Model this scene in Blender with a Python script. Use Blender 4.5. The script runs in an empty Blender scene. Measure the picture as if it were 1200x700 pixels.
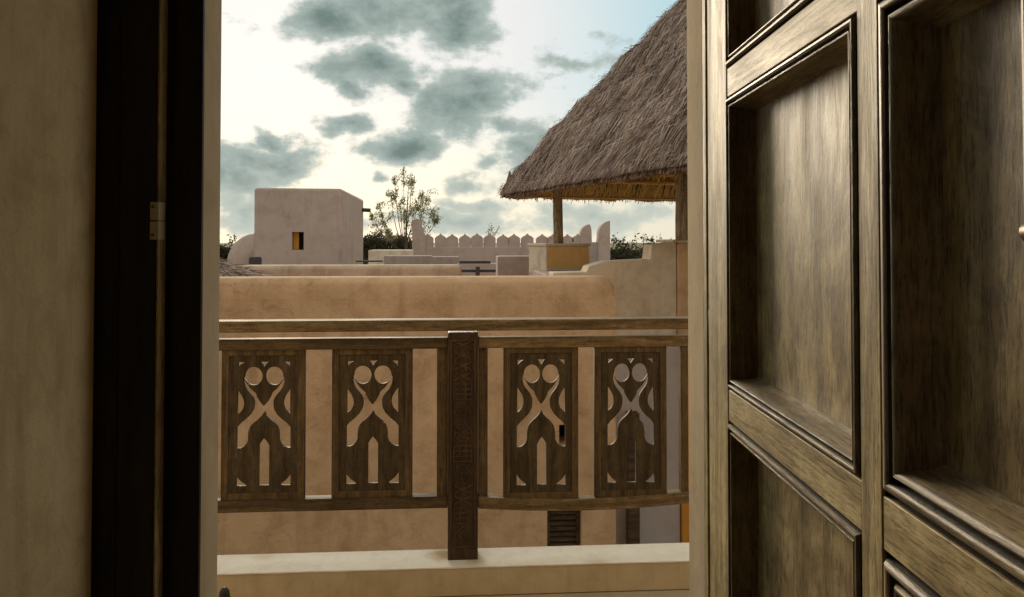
import bpy, bmesh, math, random
from mathutils import Vector, Matrix, noise
random.seed(7)
R = math.radians
scene = bpy.context.scene
COL = scene.collection

# ---------------------------------------------------------------- camera
A = R(3.8); F = 900.0; PITCH = R(1.2); EYE = 1.315
CA, SA = math.cos(A), math.sin(A)
SHIFT = -(68 + F*math.tan(PITCH))/1200
cam = bpy.data.cameras.new("camera"); camo = bpy.data.objects.new("camera", cam); COL.objects.link(camo)
cam.sensor_width = 36; cam.lens = 36*F/1200; cam.shift_y = SHIFT
cam.clip_start = 0.02; cam.clip_end = 3000
camo.location = (0, 0, EYE); camo.rotation_euler = (R(90)+PITCH, 0, -A)
scene.camera = camo

# ---------------------------------------------------------------- view
scene.view_settings.view_transform = 'Standard'; scene.view_settings.look = 'None'
scene.view_settings.exposure = 0.52; scene.view_settings.gamma = 1
scene.render.engine = 'CYCLES'
scene.cycles.max_bounces = 8; scene.cycles.diffuse_bounces = 6

# directions and places measured from where the photographer stands
def ray(px, py):
    x = (px-600)/F; y = (350-py)/F + SHIFT*1200/F
    fw = math.cos(PITCH) - y*math.sin(PITCH); up = math.sin(PITCH) + y*math.cos(PITCH)
    return x/fw, up/fw
def W(xc, D, z): return Vector((xc*CA + D*SA, -xc*SA + D*CA, z))
def at(px, py, D):
    x, u = ray(px, py); return W(x*D, D, EYE + u*D)
def onY(px, py, Y):
    x, u = ray(px, py); D = Y/(-x*SA + CA); return W(x*D, D, EYE + u*D)
def zat(py, D): return EYE + ray(600, py)[1]*D

# ---------------------------------------------------------------- sky
SUN_AZ = R(-17)      # left of the view
SUN_EL = R(15)
world = bpy.data.worlds.new("World"); scene.world = world; world.use_nodes = True
nt = world.node_tree; nt.nodes.clear()
def N(t, **k):
    n = nt.nodes.new(t)
    for a, b in k.items(): setattr(n, a, b)
    return n
def L(a, b): nt.links.new(a, b)
def M(op, a, b=None, c=None, clamp=False):
    n = N('ShaderNodeMath', operation=op, use_clamp=clamp)
    for i, v in enumerate((a, b, c)):
        if v is None: continue
        if isinstance(v, (int, float)): n.inputs[i].default_value = v
        else: L(v, n.inputs[i])
    return n.outputs[0]
def SS(v, lo, hi, tolo=0, tohi=1):
    n = N('ShaderNodeMapRange', interpolation_type='SMOOTHSTEP')
    L(v, n.inputs[0]); n.inputs[1].default_value = lo; n.inputs[2].default_value = hi
    n.inputs[3].default_value = tolo; n.inputs[4].default_value = tohi
    return n.outputs[0]
def MIX(f, a, b):
    n = N('ShaderNodeMix', data_type='RGBA')
    L(f, n.inputs[0])
    for i, v in ((6, a), (7, b)):
        if isinstance(v, tuple): n.inputs[i].default_value = (*v, 1)
        else: L(v, n.inputs[i])
    return n.outputs[2]
tc = N('ShaderNodeTexCoord')
def DOT(vec):
    n = N('ShaderNodeVectorMath', operation='DOT_PRODUCT'); L(tc.outputs['Generated'], n.inputs[0])
    n.inputs[1].default_value = vec; return n.outputs['Value']
dx = DOT((CA, -SA, 0)); dy = DOT((SA, CA, 0)); dz = DOT((0, 0, 1))
az = M('ARCTAN2', dx, dy)
el = M('ARCSINE', dz)
ns = N('ShaderNodeTexNoise', noise_dimensions='3D'); ns.inputs['Scale'].default_value = 12; ns.inputs['Detail'].default_value = 9; ns.inputs['Roughness'].default_value = 0.62
mp = N('ShaderNodeMapping'); mp.inputs['Scale'].default_value = (1, 1, 1.7); L(tc.outputs['Generated'], mp.inputs[0]); L(mp.outputs[0], ns.inputs['Vector'])
n2 = N('ShaderNodeTexNoise'); n2.inputs['Scale'].default_value = 3.1; n2.inputs['Detail'].default_value = 7; n2.inputs['Roughness'].default_value = 0.55
mp2 = N('ShaderNodeMapping'); mp2.inputs['Scale'].default_value = (1, 1, 2.6); mp2.inputs['Location'].default_value = (3.1, 1.2, 5); L(tc.outputs['Generated'], mp2.inputs[0]); L(mp2.outputs[0], n2.inputs['Vector'])
nwarp = N('ShaderNodeTexNoise'); nwarp.inputs['Scale'].default_value = 14; nwarp.inputs['Detail'].default_value = 5; L(tc.outputs['Generated'], nwarp.inputs['Vector'])
sepw = N('ShaderNodeSeparateColor'); L(nwarp.outputs['Color'], sepw.inputs[0])
azw = M('ADD', az, M('MULTIPLY', M('SUBTRACT', sepw.outputs[0], 0.5), 0.075))
elw = M('ADD', el, M('MULTIPLY', M('SUBTRACT', sepw.outputs[1], 0.5), 0.05))
clouds = [(388,24,48,34,1),(455,12,85,38,1),(535,25,58,40,1),(440,80,74,40,1),(410,112,24,11,.9),(470,98,40,18,.9),(545,125,80,48,1.05),(590,150,45,22,.8),
          (400,143,28,14,.9),(478,173,50,24,1),(320,168,26,22,1),(305,198,66,29,1.05),(270,208,50,28,1),(550,214,44,15,.75),
          (672,72,62,13,.6),(620,172,48,24,.75),(636,196,60,20,.8),(285,246,62,32,.85),(450,212,20,9,.7),(580,190,26,10,.5),(560,240,66,12,.6),
          (690,254,140,22,.75),(540,262,120,18,.75),(700,120,40,16,.4),(150,60,60,40,1),(120,190,90,40,1),(950,60,110,45,.9),(1050,190,120,35,.9),(420,-70,120,45,1),(640,-80,80,30,.8)]
acc = None
for (px, py, rx, ry, wgt) in clouds:
    x, u = ray(px, py); ca = math.atan(x); ce = math.atan(u*math.cos(ca))
    a_ = M('DIVIDE', M('SUBTRACT', azw, ca), rx/F*math.cos(ca)**1.0)
    b_ = M('DIVIDE', M('SUBTRACT', elw, ce), ry/F)
    d_ = M('SQRT', M('ADD', M('MULTIPLY', a_, a_), M('MULTIPLY', b_, b_)))
    v_ = M('MULTIPLY', M('SUBTRACT', 1.33, d_), wgt)
    acc = v_ if acc is None else M('MAXIMUM', acc, v_)
# beyond the mapped clouds the same broken cloud field goes on over the whole sky
other = M('ADD', SS(M('ABSOLUTE', az), 0.42, 0.75, -1.0, 0.0), 0.0)
other = M('MAXIMUM', other, SS(el, 0.42, 0.6, -1.0, 0.0))
gen = M('ADD', other, M('MULTIPLY', M('SUBTRACT', n2.outputs['Fac'], 0.46), 6.0))
field = M('MAXIMUM', acc, gen)
field = M('ADD', M('MAXIMUM', field, -0.6), M('MULTIPLY', M('SUBTRACT', ns.outputs['Fac'], 0.5), 2.6))
mask = SS(field, 0.15, 0.66)
core = SS(field, 0.45, 1.5)
# glow behind thin cloud around the low sun
sx, sy, sz = math.sin(SUN_AZ)*math.cos(SUN_EL), math.cos(SUN_AZ)*math.cos(SUN_EL), math.sin(SUN_EL)
sunv = (sx*CA + sy*SA, -sx*SA + sy*CA, sz)
cosg = DOT(sunv)
glow = SS(cosg, 0.875, 0.972)
far = SS(cosg, 0.45, 0.85)
clear = MIX(glow, MIX(far, (0.62, 0.60, 0.56), (0.37, 0.53, 0.57)), (0.63, 0.63, 0.62))
low = SS(el, 0.02, 0.22)
clear = MIX(low, MIX(glow, (0.60, 0.58, 0.48), (0.72, 0.68, 0.56)), clear)
nish = N('ShaderNodeTexSky', sky_type='NISHITA'); nish.sun_disc = False; nish.sun_elevation = SUN_EL
nish.sun_rotation = math.atan2(sunv[0], sunv[1])
addn = N('ShaderNodeMix', data_type='RGBA', blend_type='ADD'); addn.inputs[0].default_value = 0.006
L(clear, addn.inputs[6]); L(nish.outputs[0], addn.inputs[7])
cloudc = MIX(core, (0.34, 0.40, 0.37), (0.135, 0.185, 0.17))
cloudc = MIX(SS(el, 0.0, 0.13), MIX(core, (0.50, 0.52, 0.45), (0.33, 0.38, 0.35)), cloudc)
final = MIX(mask, addn.outputs[2], cloudc)
ground_f = SS(el, -0.06, -0.01)
final = MIX(ground_f, (0.16, 0.13, 0.09), final)
bgn = N('ShaderNodeBackground'); bgn.inputs[1].default_value = 0.88
L(final, bgn.inputs[0]); wo = N('ShaderNodeOutputWorld'); L(bgn.outputs[0], wo.inputs[0])

sl = bpy.data.lights.new("sun", 'SUN'); slo = bpy.data.objects.new("sun", sl); COL.objects.link(slo)
sl.energy = 2.2; sl.angle = R(22); sl.color = (1.0, 0.84, 0.62)
slo.rotation_euler = Vector(sunv).to_track_quat('Z', 'Y').to_euler()
slo.location = (-3, 10, 8)

# ---------------------------------------------------------------- materials
def mat_new(name):
    m = bpy.data.materials.new(name); m.use_nodes = True
    t = m.node_tree; b = t.nodes['Principled BSDF']; return m, t, b
def tnode(t, ty, **k):
    n = t.nodes.new(ty)
    for a, v in k.items(): setattr(n, a, v)
    return n
def tnoise(t, vec, scale, detail=6, rough=.6, dist=0):
    n = tnode(t, 'ShaderNodeTexNoise'); n.inputs['Scale'].default_value = scale; n.inputs['Detail'].default_value = detail
    n.inputs['Roughness'].default_value = rough; n.inputs['Distortion'].default_value = dist
    t.links.new(vec, n.inputs['Vector']); return n.outputs['Fac']
def tramp(t, f, stops):
    n = tnode(t, 'ShaderNodeValToRGB'); e = n.color_ramp.elements
    while len(e) > len(stops): e.remove(e[-1])
    while len(e) < len(stops): e.new(0.5)
    for el_, (p, c) in zip(e, stops): el_.position = p; el_.color = (*c, 1)
    t.links.new(f, n.inputs[0]); return n.outputs[0]
def tmul(t, f, a, b, mode='MULTIPLY'):
    n = tnode(t, 'ShaderNodeMix', data_type='RGBA', blend_type=mode)
    if isinstance(f, float): n.inputs[0].default_value = f
    else: t.links.new(f, n.inputs[0])
    for i, v in ((6, a), (7, b)):
        if isinstance(v, tuple): n.inputs[i].default_value = (*v, 1)
        else: t.links.new(v, n.inputs[i])
    return n.outputs[2]
def tbump(t, b, h, strength, dist):
    n = tnode(t, 'ShaderNodeBump'); n.inputs['Strength'].default_value = strength; n.inputs['Distance'].default_value = dist
    t.links.new(h, n.inputs['Height']); t.links.new(n.outputs[0], b.inputs['Normal'])
def tmath(t, op, a, b):
    n = tnode(t, 'ShaderNodeMath', operation=op)
    for i, v in enumerate((a, b)):
        if isinstance(v, (int, float)): n.inputs[i].default_value = v
        else: t.links.new(v, n.inputs[i])
    return n.outputs[0]

def plaster(name, c, c2, sc=1.0, stain=.5, bump=.35, streak=(.5, .42, .33), spots=()):
    m, t, b = mat_new(name); tcn = tnode(t, 'ShaderNodeTexCoord'); v = tcn.outputs['Object']
    big = tnoise(t, v, 1.1*sc, 5, .6, .6); mid = tnoise(t, v, 5*sc, 6, .65, .3); fine = tnoise(t, v, 90*sc, 4, .7)
    mpn = tnode(t, 'ShaderNodeMapping'); mpn.inputs['Scale'].default_value = (3.5*sc, 3.5*sc, .5*sc); t.links.new(v, mpn.inputs[0])
    stk = tnoise(t, mpn.outputs[0], 1.6, 5, .6, .4)
    col = tramp(t, big, [(.3, c), (.7, c2)])
    col = tmul(t, tmath(t, 'MULTIPLY', tramp(t, mid, [(.45, (0,0,0)), (.75, (1,1,1))]), stain), col, streak)
    col = tmul(t, tmath(t, 'MULTIPLY', tramp(t, stk, [(.5, (0,0,0)), (.72, (1,1,1))]), stain*.7), col, streak)
    col = tmul(t, .35, col, tramp(t, fine, [(.3, (.72,.72,.72)), (.7, (1,1,1))]))
    vo = tnode(t, 'ShaderNodeTexVoronoi', feature='DISTANCE_TO_EDGE'); vo.inputs['Scale'].default_value = 1.1*sc
    wpv = tnode(t, 'ShaderNodeVectorMath', operation='ADD'); nv = tnode(t, 'ShaderNodeTexNoise'); nv.inputs['Scale'].default_value = 4*sc; nv.inputs['Detail'].default_value = 6; t.links.new(v, nv.inputs['Vector'])
    scv = tnode(t, 'ShaderNodeVectorMath', operation='SCALE'); scv.inputs['Scale'].default_value = .55/sc; t.links.new(nv.outputs['Color'], scv.inputs[0]); t.links.new(v, wpv.inputs[0]); t.links.new(scv.outputs[0], wpv.inputs[1]); t.links.new(wpv.outputs[0], vo.inputs['Vector'])
    crk = tmath(t, 'MULTIPLY', tramp(t, vo.outputs['Distance'], [(.0, (1,1,1)), (.010, (0,0,0))]), tramp(t, big, [(.50, (0,0,0)), (.62, (1,1,1))]))
    col = tmul(t, tmath(t, 'MULTIPLY', crk, .55*min(1, stain*1.3)), col, (.45, .38, .30))
    chip = tnoise(t, v, 38*sc, 3, .6)
    col = tmul(t, tmath(t, 'MULTIPLY', tramp(t, chip, [(.66, (0,0,0)), (.72, (1,1,1))]), .6*min(1, stain*1.3)), col, (.6, .52, .42))
    for (sx_, sy_, sz_, rad, tint) in spots:
        dn = tnode(t, 'ShaderNodeVectorMath', operation='DISTANCE'); t.links.new(v, dn.inputs[0]); dn.inputs[1].default_value = (sx_, sy_, sz_)
        q = tmath(t, 'ADD', tmath(t, 'DIVIDE', dn.outputs['Value'], rad), tmath(t, 'MULTIPLY', tmath(t, 'SUBTRACT', mid, .5), 1.1))
        col = tmul(t, tramp(t, q, [(.25, (1,1,1)), (.95, (0,0,0))]), col, tint)
    t.links.new(col, b.inputs['Base Color']); b.inputs['Roughness'].default_value = .92; b.inputs['Specular IOR Level'].default_value = .15
    h = tmath(t, 'ADD', tmath(t, 'MULTIPLY', mid, 1.0), tmath(t, 'MULTIPLY', fine, .18))
    tbump(t, b, h, bump, .02/sc); return m

def wood(name, c, c2, c3, axis='z', sc=1.0, rough=.5, bump=.4, stain=.5, st=1.0):
    m, t, b = mat_new(name); tcn = tnode(t, 'ShaderNodeTexCoord')
    oi = tnode(t, 'ShaderNodeObjectInfo'); off = tnode(t, 'ShaderNodeVectorMath', operation='ADD')
    sc3 = tnode(t, 'ShaderNodeVectorMath', operation='SCALE'); sc3.inputs['Scale'].default_value = 7
    cmb = tnode(t, 'ShaderNodeCombineXYZ')
    for i in range(3): t.links.new(oi.outputs['Random'], cmb.inputs[i])
    t.links.new(cmb.outputs[0], sc3.inputs[0]); t.links.new(tcn.outputs['Object'], off.inputs[0]); t.links.new(sc3.outputs[0], off.inputs[1])
    v = off.outputs[0]
    s = [26*sc]*3; s['xyz'.index(axis)] = 3.0*sc*st
    mpn = tnode(t, 'ShaderNodeMapping'); mpn.inputs['Scale'].default_value = s; t.links.new(v, mpn.inputs[0])
    g = tnoise(t, mpn.outputs[0], 1.0, 7, .62, .9)
    s2 = [210*sc]*3; s2['xyz'.index(axis)] = 16*sc*st
    mp2n = tnode(t, 'ShaderNodeMapping'); mp2n.inputs['Scale'].default_value = s2; t.links.new(v, mp2n.inputs[0])
    fg = tnoise(t, mp2n.outputs[0], 1.0, 4, .7, .2)
    s3 = [9*sc]*3; s3['xyz'.index(axis)] = 4.5*sc*st
    mp3 = tnode(t, 'ShaderNodeMapping'); mp3.inputs['Scale'].default_value = s3; t.links.new(v, mp3.inputs[0])
    blot = tnoise(t, mp3.outputs[0], 1.0, 5, .6, 1.2)
    col = tramp(t, g, [(.28, c2), (.5, c), (.72, c3)])
    col = tmul(t, tmath(t, 'MULTIPLY', tramp(t, blot, [(.42, (0,0,0)), (.66, (1,1,1))]), stain), col, (.42, .36, .28))
    pore = tnode(t, 'ShaderNodeMapping'); s4 = [520*sc]*3; s4['xyz'.index(axis)] = 60*sc; pore.inputs['Scale'].default_value = s4; t.links.new(v, pore.inputs[0])
    pr_ = tnoise(t, pore.outputs[0], 1.0, 3, .7)
    col = tmul(t, .85, col, tramp(t, fg, [(.36, (.42,.38,.33)), (.50, (1,1,1))]))
    col = tmul(t, .8, col, tramp(t, pr_, [(.36, (.40,.36,.32)), (.46, (1,1,1))]))
    spk = tnoise(t, v, 26*sc, 6, .7, .5)
    col = tmul(t, .55, col, tramp(t, spk, [(.35, (.52,.47,.40)), (.6, (1,1,1))]))
    wv = tnode(t, 'ShaderNodeTexWave', wave_type='BANDS', bands_direction='X' if axis == 'z' else 'Z'); wv.inputs['Scale'].default_value = 5.5*sc; wv.inputs['Distortion'].default_value = 9; wv.inputs['Detail'].default_value = 4; wv.inputs['Detail Scale'].default_value = .7
    mw = tnode(t, 'ShaderNodeMapping'); sw_ = [1.0]*3; sw_['xyz'.index(axis)] = .22; mw.inputs['Scale'].default_value = sw_; t.links.new(v, mw.inputs[0]); t.links.new(mw.outputs[0], wv.inputs['Vector'])
    col = tmul(t, .5, col, tramp(t, wv.outputs['Fac'], [(.05, (.50,.44,.36)), (.35, (1,1,1))]))
    col = tmul(t, 1.0, col, (1.3, 1.3, 1.3))
    t.links.new(col, b.inputs['Base Color']); b.inputs['Specular IOR Level'].default_value = .35
    t.links.new(tramp(t, g, [(.3, (rough+.12,)*3), (.7, (rough-.08,)*3)]), b.inputs['Roughness'])
    tbump(t, b, tmath(t, 'ADD', g, tmath(t, 'MULTIPLY', fg, .8)), bump, .0022); return m

def plain(name, c, rough=.6, metal=0, sc=30, var=.25):
    m, t, b = mat_new(name); tcn = tnode(t, 'ShaderNodeTexCoord')
    f = tnoise(t, tcn.outputs['Object'], sc, 5)
    lo = tuple(x*(1-var) for x in c); hi = tuple(min(1, x*(1+var)) for x in c)
    t.links.new(tramp(t, f, [(.3, lo), (.7, hi)]), b.inputs['Base Color'])
    b.inputs['Roughness'].default_value = rough; b.inputs['Metallic'].default_value = metal
    tbump(t, b, f, .15, .002); return m

def straw(name, stops, trans=0):
    m, t, b = mat_new(name); g = tnode(t, 'ShaderNodeNewGeometry')
    tcn = tnode(t, 'ShaderNodeTexCoord'); big = tnoise(t, tcn.outputs['Object'], 3.4, 6, .7, .8)
    f = tmath(t, 'ADD', tmath(t, 'MULTIPLY', g.outputs['Random Per Island'], .50), tmath(t, 'MULTIPLY', big, .62))
    t.links.new(tramp(t, f, stops), b.inputs['Base Color']); b.inputs['Roughness'].default_value = .8; b.inputs['Specular IOR Level'].default_value = .2
    return m

def leafmat(name, a, c):
    m, t, b = mat_new(name); g = tnode(t, 'ShaderNodeNewGeometry')
    t.links.new(tramp(t, g.outputs['Random Per Island'], [(0, a), (1, c)]), b.inputs['Base Color'])
    b.inputs['Roughness'].default_value = .7
    tr = tnode(t, 'ShaderNodeBsdfTranslucent'); tr.inputs[0].default_value = (*[x*1.5 for x in c], 1)
    mx = tnode(t, 'ShaderNodeMixShader'); mx.inputs[0].default_value = .4
    o = t.nodes['Material Output']; t.links.new(b.outputs[0], mx.inputs[1]); t.links.new(tr.outputs[0], mx.inputs[2]); t.links.new(mx.outputs[0], o.inputs[0])
    return m

MT = dict(
 room = plaster('room_plaster', (.40,.33,.22), (.33,.26,.17), 2, .3, .2),
 interior = plaster('interior_plaster', (.80,.66,.42), (.68,.53,.31), 2.6, .5, .8),
 reveal = plaster('reveal_plaster', (.68,.52,.35), (.58,.44,.28), 2.5, .3, .25),
 tan = plaster('tan_plaster', (.80,.53,.32), (.66,.42,.245), .9, .6, .7),
 pale = plaster('pale_plaster', (.82,.69,.53), (.73,.60,.45), .9, .6, .5),
 mid = plaster('sandy_plaster', (.74,.57,.42), (.64,.48,.34), .9, .6, .5),
 lilac = plaster('lilac_shade_plaster', (.62,.53,.49), (.54,.46,.43), .7, .35, .35),
 greyp = plaster('grey_plaster', (.46,.37,.32), (.40,.32,.28), .7, .45, .35),
 tower = plaster('tower_plaster', (.56,.43,.36), (.50,.38,.32), .5, .35, .3),
 ochre = plaster('ochre_plaster', (.86,.56,.24), (.76,.47,.18), 1.2, .3, .3),
 orange = plaster('orange_lit_plaster', (.78,.36,.06), (.7,.3,.05), 1.2, .2, .2),  # orange carries the warm light on the wall strip and tower window
 white = plaster('kerb_lit_top_white', (.84,.80,.70), (.78,.73,.62), 3.5, .22, .3, spots=[(onY(521,645,2.99).x, 3.0, .106, .085, (.60,.47,.30)), (onY(557,655,2.93).x, 2.93, .106, .05, (.72,.64,.5)), (onY(300,655,2.9).x, 3.03, .106, .06, (.85,.8,.7)), (onY(700,640,2.9).x, 2.87, .106, .07, (.82,.77,.66))]),  # white base holds the sky light on the kerb top; spots are stains
 kerb = plaster('kerb_plaster', (.66,.56,.39), (.56,.46,.31), 3, .3, .3),
 floor = plaster('floor_screed', (.50,.43,.30), (.42,.36,.25), 2, .3, .2),
 ceil = plaster('ceiling_plaster', (.75,.70,.60), (.7,.64,.54), 1, .2, .2),
 ground = plaster('sandy_ground', (.26,.22,.13), (.14,.15,.07), .05, .5, .3),
 door_v = wood('door_wood_upright', (.42,.325,.155), (.27,.20,.085), (.50,.40,.21), 'z', 1, .55, .5, .55),
 door_h = wood('door_wood_level', (.42,.325,.155), (.27,.20,.085), (.50,.40,.21), 'x', 1, .55, .5, .55),
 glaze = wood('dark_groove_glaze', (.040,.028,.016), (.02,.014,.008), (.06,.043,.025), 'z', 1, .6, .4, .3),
 mould_v = wood('moulding_wood_upright', (.26,.20,.115), (.14,.105,.055), (.38,.30,.18), 'z', 1, .42, .5, .6),
 mould_h = wood('moulding_wood_level', (.30,.235,.14), (.16,.12,.065), (.42,.34,.21), 'x', 1, .42, .5, .6),
 door_p = wood('door_panel_wood', (.36,.275,.130), (.28,.21,.095), (.43,.335,.17), 'z', .7, .5, .4, .9, st=2.6),
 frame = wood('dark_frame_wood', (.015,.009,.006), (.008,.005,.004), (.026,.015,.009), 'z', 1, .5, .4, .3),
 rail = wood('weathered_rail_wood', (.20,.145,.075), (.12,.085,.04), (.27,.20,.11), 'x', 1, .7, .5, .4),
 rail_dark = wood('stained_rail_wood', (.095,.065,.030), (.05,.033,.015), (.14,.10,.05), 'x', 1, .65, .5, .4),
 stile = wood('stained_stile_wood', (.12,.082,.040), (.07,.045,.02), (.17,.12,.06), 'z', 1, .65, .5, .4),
 panel = wood('fretwork_wood', (.075,.054,.027), (.045,.031,.015), (.11,.082,.043), 'z', 1, .65, .5, .5),
 post = wood('carved_post_wood', (.062,.036,.018), (.03,.018,.010), (.10,.06,.03), 'z', 1, .42, .5, .4),
 pole = wood('bark_pole_wood', (.36,.27,.18), (.22,.16,.10), (.48,.38,.27), 'z', 1, .85, .8, .4),
 beam = wood('thatch_pole_wood', (.72,.48,.18), (.50,.32,.10), (.85,.60,.26), 'x', .6, .8, .5, .3),
 brass = plain('pale_brass', (.52,.46,.32), .45, .0, 60, .12),
 bronze = plain('bronze', (.14,.10,.06), .42, .8, 60, .25),
 black = plain('black_rubber', (.012,.011,.010), .5),
 dark = plain('interior_shade_black', (.02,.015,.01), .9),  # near-black sheets give openings their inner shade by colour
 timber = plain('dark_timber', (.055,.045,.045), .8),
 shutter = wood('shutter_wood', (.10,.065,.032), (.05,.03,.015), (.16,.11,.06), 'x', .6, .7, .4, .3),
 straw = straw('thatch_straw', [(.05,(.05,.034,.026)),(.33,(.25,.18,.145)),(.6,(.46,.345,.28)),(.95,(.78,.62,.52))]),
 straw_under = straw('thatch_underside', [(.05,(.34,.22,.06)),(.5,(.68,.46,.14)),(.95,(.85,.62,.25))]),
 core = plaster('thatch_core', (.10,.075,.055), (.06,.045,.03), 4, .5, .8),
 leaf = leafmat('olive_leaves', (.08,.085,.035), (.26,.25,.12)),
 leafd = leafmat('dark_leaves', (.030,.030,.014), (.085,.075,.038)),
 bark = plain('tree_bark', (.11,.085,.06), .9),
)

# ---------------------------------------------------------------- builders
def link(name, me, mat, parent=None, smooth=False, bevel=0, seg=2, kind=None, inner=None):
    o = bpy.data.objects.new(name, me); COL.objects.link(o)
    if mat is not None: me.materials.append(mat)
    if smooth:
        for p in me.polygons: p.use_smooth = True
    if parent is not None:
        o.parent = parent
        if not parent.get('local'): 
            q = parent; off = Vector((0, 0, 0))
            while q is not None: off += q.location; q = q.parent
            o.location = -off
    if bevel and inner is not None:
        at_ = me.attributes.new('bevel_weight_edge', 'FLOAT', 'EDGE')
        bm = bmesh.new(); bm.from_mesh(me); bm.normal_update(); bw_ = bm.edges.layers.float.get('bevel_weight_edge')
        for e in bm.edges:
            if len(e.link_faces) == 2 and e.calc_face_angle(0) > .5 and not inner((e.verts[0].co+e.verts[1].co)/2): e[bw_] = 1
        bm.to_mesh(me); bm.free()
        b = o.modifiers.new('bevel', 'BEVEL'); b.width = bevel; b.segments = seg; b.limit_method = 'WEIGHT'
        for p in me.polygons: p.use_smooth = True
        me.set_sharp_from_angle(angle=R(40))
    elif bevel:
        b = o.modifiers.new('bevel', 'BEVEL'); b.width = bevel; b.segments = seg; b.limit_method = 'ANGLE'; b.angle_limit = R(35)
        for p in me.polygons: p.use_smooth = True
        w = o.modifiers.new('wn', 'WEIGHTED_NORMAL'); w.keep_sharp = True
    if kind: o['kind'] = kind
    return o
def mesh(name, vs, fs, mat, parent=None, **k):
    me = bpy.data.meshes.new(name); me.from_pydata([tuple(v) for v in vs], [], fs); me.update()
    return link(name, me, mat, parent, **k)
BOXF = [(0,3,2,1),(4,5,6,7),(0,1,5,4),(1,2,6,5),(2,3,7,6),(3,0,4,7)]
def boxv(x0,x1,y0,y1,z0,z1): return [(x0,y0,z0),(x1,y0,z0),(x1,y1,z0),(x0,y1,z0),(x0,y0,z1),(x1,y0,z1),(x1,y1,z1),(x0,y1,z1)]
def box(name, x0,x1,y0,y1,z0,z1, mat, parent=None, bevel=.003, **k): return mesh(name, boxv(x0,x1,y0,y1,z0,z1), BOXF, mat, parent, bevel=bevel, **k)
def thing(name, label, cat, loc, rz=0, group=None, local=False):
    o = bpy.data.objects.new(name, None); COL.objects.link(o); o.empty_display_size = .1
    o.location = loc; o.rotation_euler = (0, 0, rz); o['label'] = label; o['category'] = cat
    if group: o['group'] = group
    if local: o['local'] = True
    return o
def tag(o, label, cat, group=None):
    o['label'] = label; o['category'] = cat
    if group: o['group'] = group
    return o
def prism(name, poly, axis_pts, mat, parent=None, **k):
    """poly: list of 3D points of one face, axis_pts: offset vector of the other face"""
    n = len(poly); off = Vector(axis_pts)
    vs = [Vector(p) for p in poly] + [Vector(p)+off for p in poly]
    fs = [tuple(range(n)), tuple(range(2*n-1, n-1, -1))] + [(i, i+n, (i+1) % n+n, (i+1) % n) for i in range(n)]
    o = mesh(name, vs, fs, mat, parent, **k)
    bm = bmesh.new(); bm.from_mesh(o.data); bmesh.ops.recalc_face_normals(bm, faces=bm.faces); bm.to_mesh(o.data); bm.free()
    return o
def holed(xs, zs, holes):
    """cell layout of a wall with rectangular openings"""
    xs = sorted(set(xs + [h[0] for h in holes] + [h[1] for h in holes])); zs = sorted(set(zs + [h[2] for h in holes] + [h[3] for h in holes]))
    def solid(i, j):
        if i < 0 or j < 0 or i >= len(xs)-1 or j >= len(zs)-1: return False
        cx, cz = (xs[i]+xs[i+1])/2, (zs[j]+zs[j+1])/2
        return not any(h[0] < cx < h[1] and h[2] < cz < h[3] for h in holes)
    return xs, zs, solid
def wall_holes(name, x0,x1,z0,z1,y0,y1,holes,mat,parent=None,T=None,bevel=0,**k):
    xs, zs, solid = holed([x0,x1],[z0,z1],holes)
    idx = {}; vs = []; fs = []
    def v(i, j, s):
        if (i,j,s) not in idx:
            idx[(i,j,s)] = len(vs); p = Vector((xs[i], (y0,y1)[s], zs[j])); vs.append(T(p) if T else p)
        return idx[(i,j,s)]
    for i in range(len(xs)-1):
        for j in range(len(zs)-1):
            if not solid(i,j): continue
            fs.append((v(i,j,0),v(i+1,j,0),v(i+1,j+1,0),v(i,j+1,0))); fs.append((v(i,j+1,1),v(i+1,j+1,1),v(i+1,j,1),v(i,j,1)))
            if not solid(i-1,j): fs.append((v(i,j,0),v(i,j+1,0),v(i,j+1,1),v(i,j,1)))
            if not solid(i+1,j): fs.append((v(i+1,j,1),v(i+1,j+1,1),v(i+1,j+1,0),v(i+1,j,0)))
            if not solid(i,j-1): fs.append((v(i,j,1),v(i+1,j,1),v(i+1,j,0),v(i,j,0)))
            if not solid(i,j+1): fs.append((v(i,j+1,0),v(i+1,j+1,0),v(i+1,j+1,1),v(i,j+1,1)))
    return mesh(name, vs, fs, mat, parent, bevel=bevel, **k)
def tube(pts, radii, n=8, vs=None, fs=None):
    """adds a tapering tube through pts"""
    if vs is None: vs, fs = [], []
    base = len(vs); up = Vector((0,0,1))
    for i, p in enumerate(pts):
        a = Vector(pts[max(0,i-1)]); b = Vector(pts[min(len(pts)-1,i+1)]); d = (b-a).normalized()
        u = d.cross(up) if abs(d.z) < .95 else d.cross(Vector((1,0,0))); u.normalize(); w = d.cross(u)
        r = radii[i] if isinstance(radii, (list,tuple)) else radii
        for k in range(n):
            t = 2*math.pi*k/n; vs.append(Vector(p)+u*math.cos(t)*r+w*math.sin(t)*r)
    for i in range(len(pts)-1):
        for k in range(n):
            a = base+i*n+k; b = base+i*n+(k+1) % n; fs.append((a,b,b+n,a+n))
    fs.append(tuple(base+k for k in range(n))[::-1]); e = base+(len(pts)-1)*n; fs.append(tuple(e+k for k in range(n)))
    return vs, fs
def tubeobj(name, pts, radii, mat, parent=None, n=8, **k):
    vs, fs = tube(pts, radii, n); return mesh(name, vs, fs, mat, parent, smooth=True, **k)
def wobbly(a, b, n, amp):
    a, b = Vector(a), Vector(b)
    return [a.lerp(b, i/n) + (Vector((random.uniform(-1,1), random.uniform(-1,1), random.uniform(-1,1)))*amp if 0 < i < n else Vector()) for i in range(n+1)]

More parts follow.
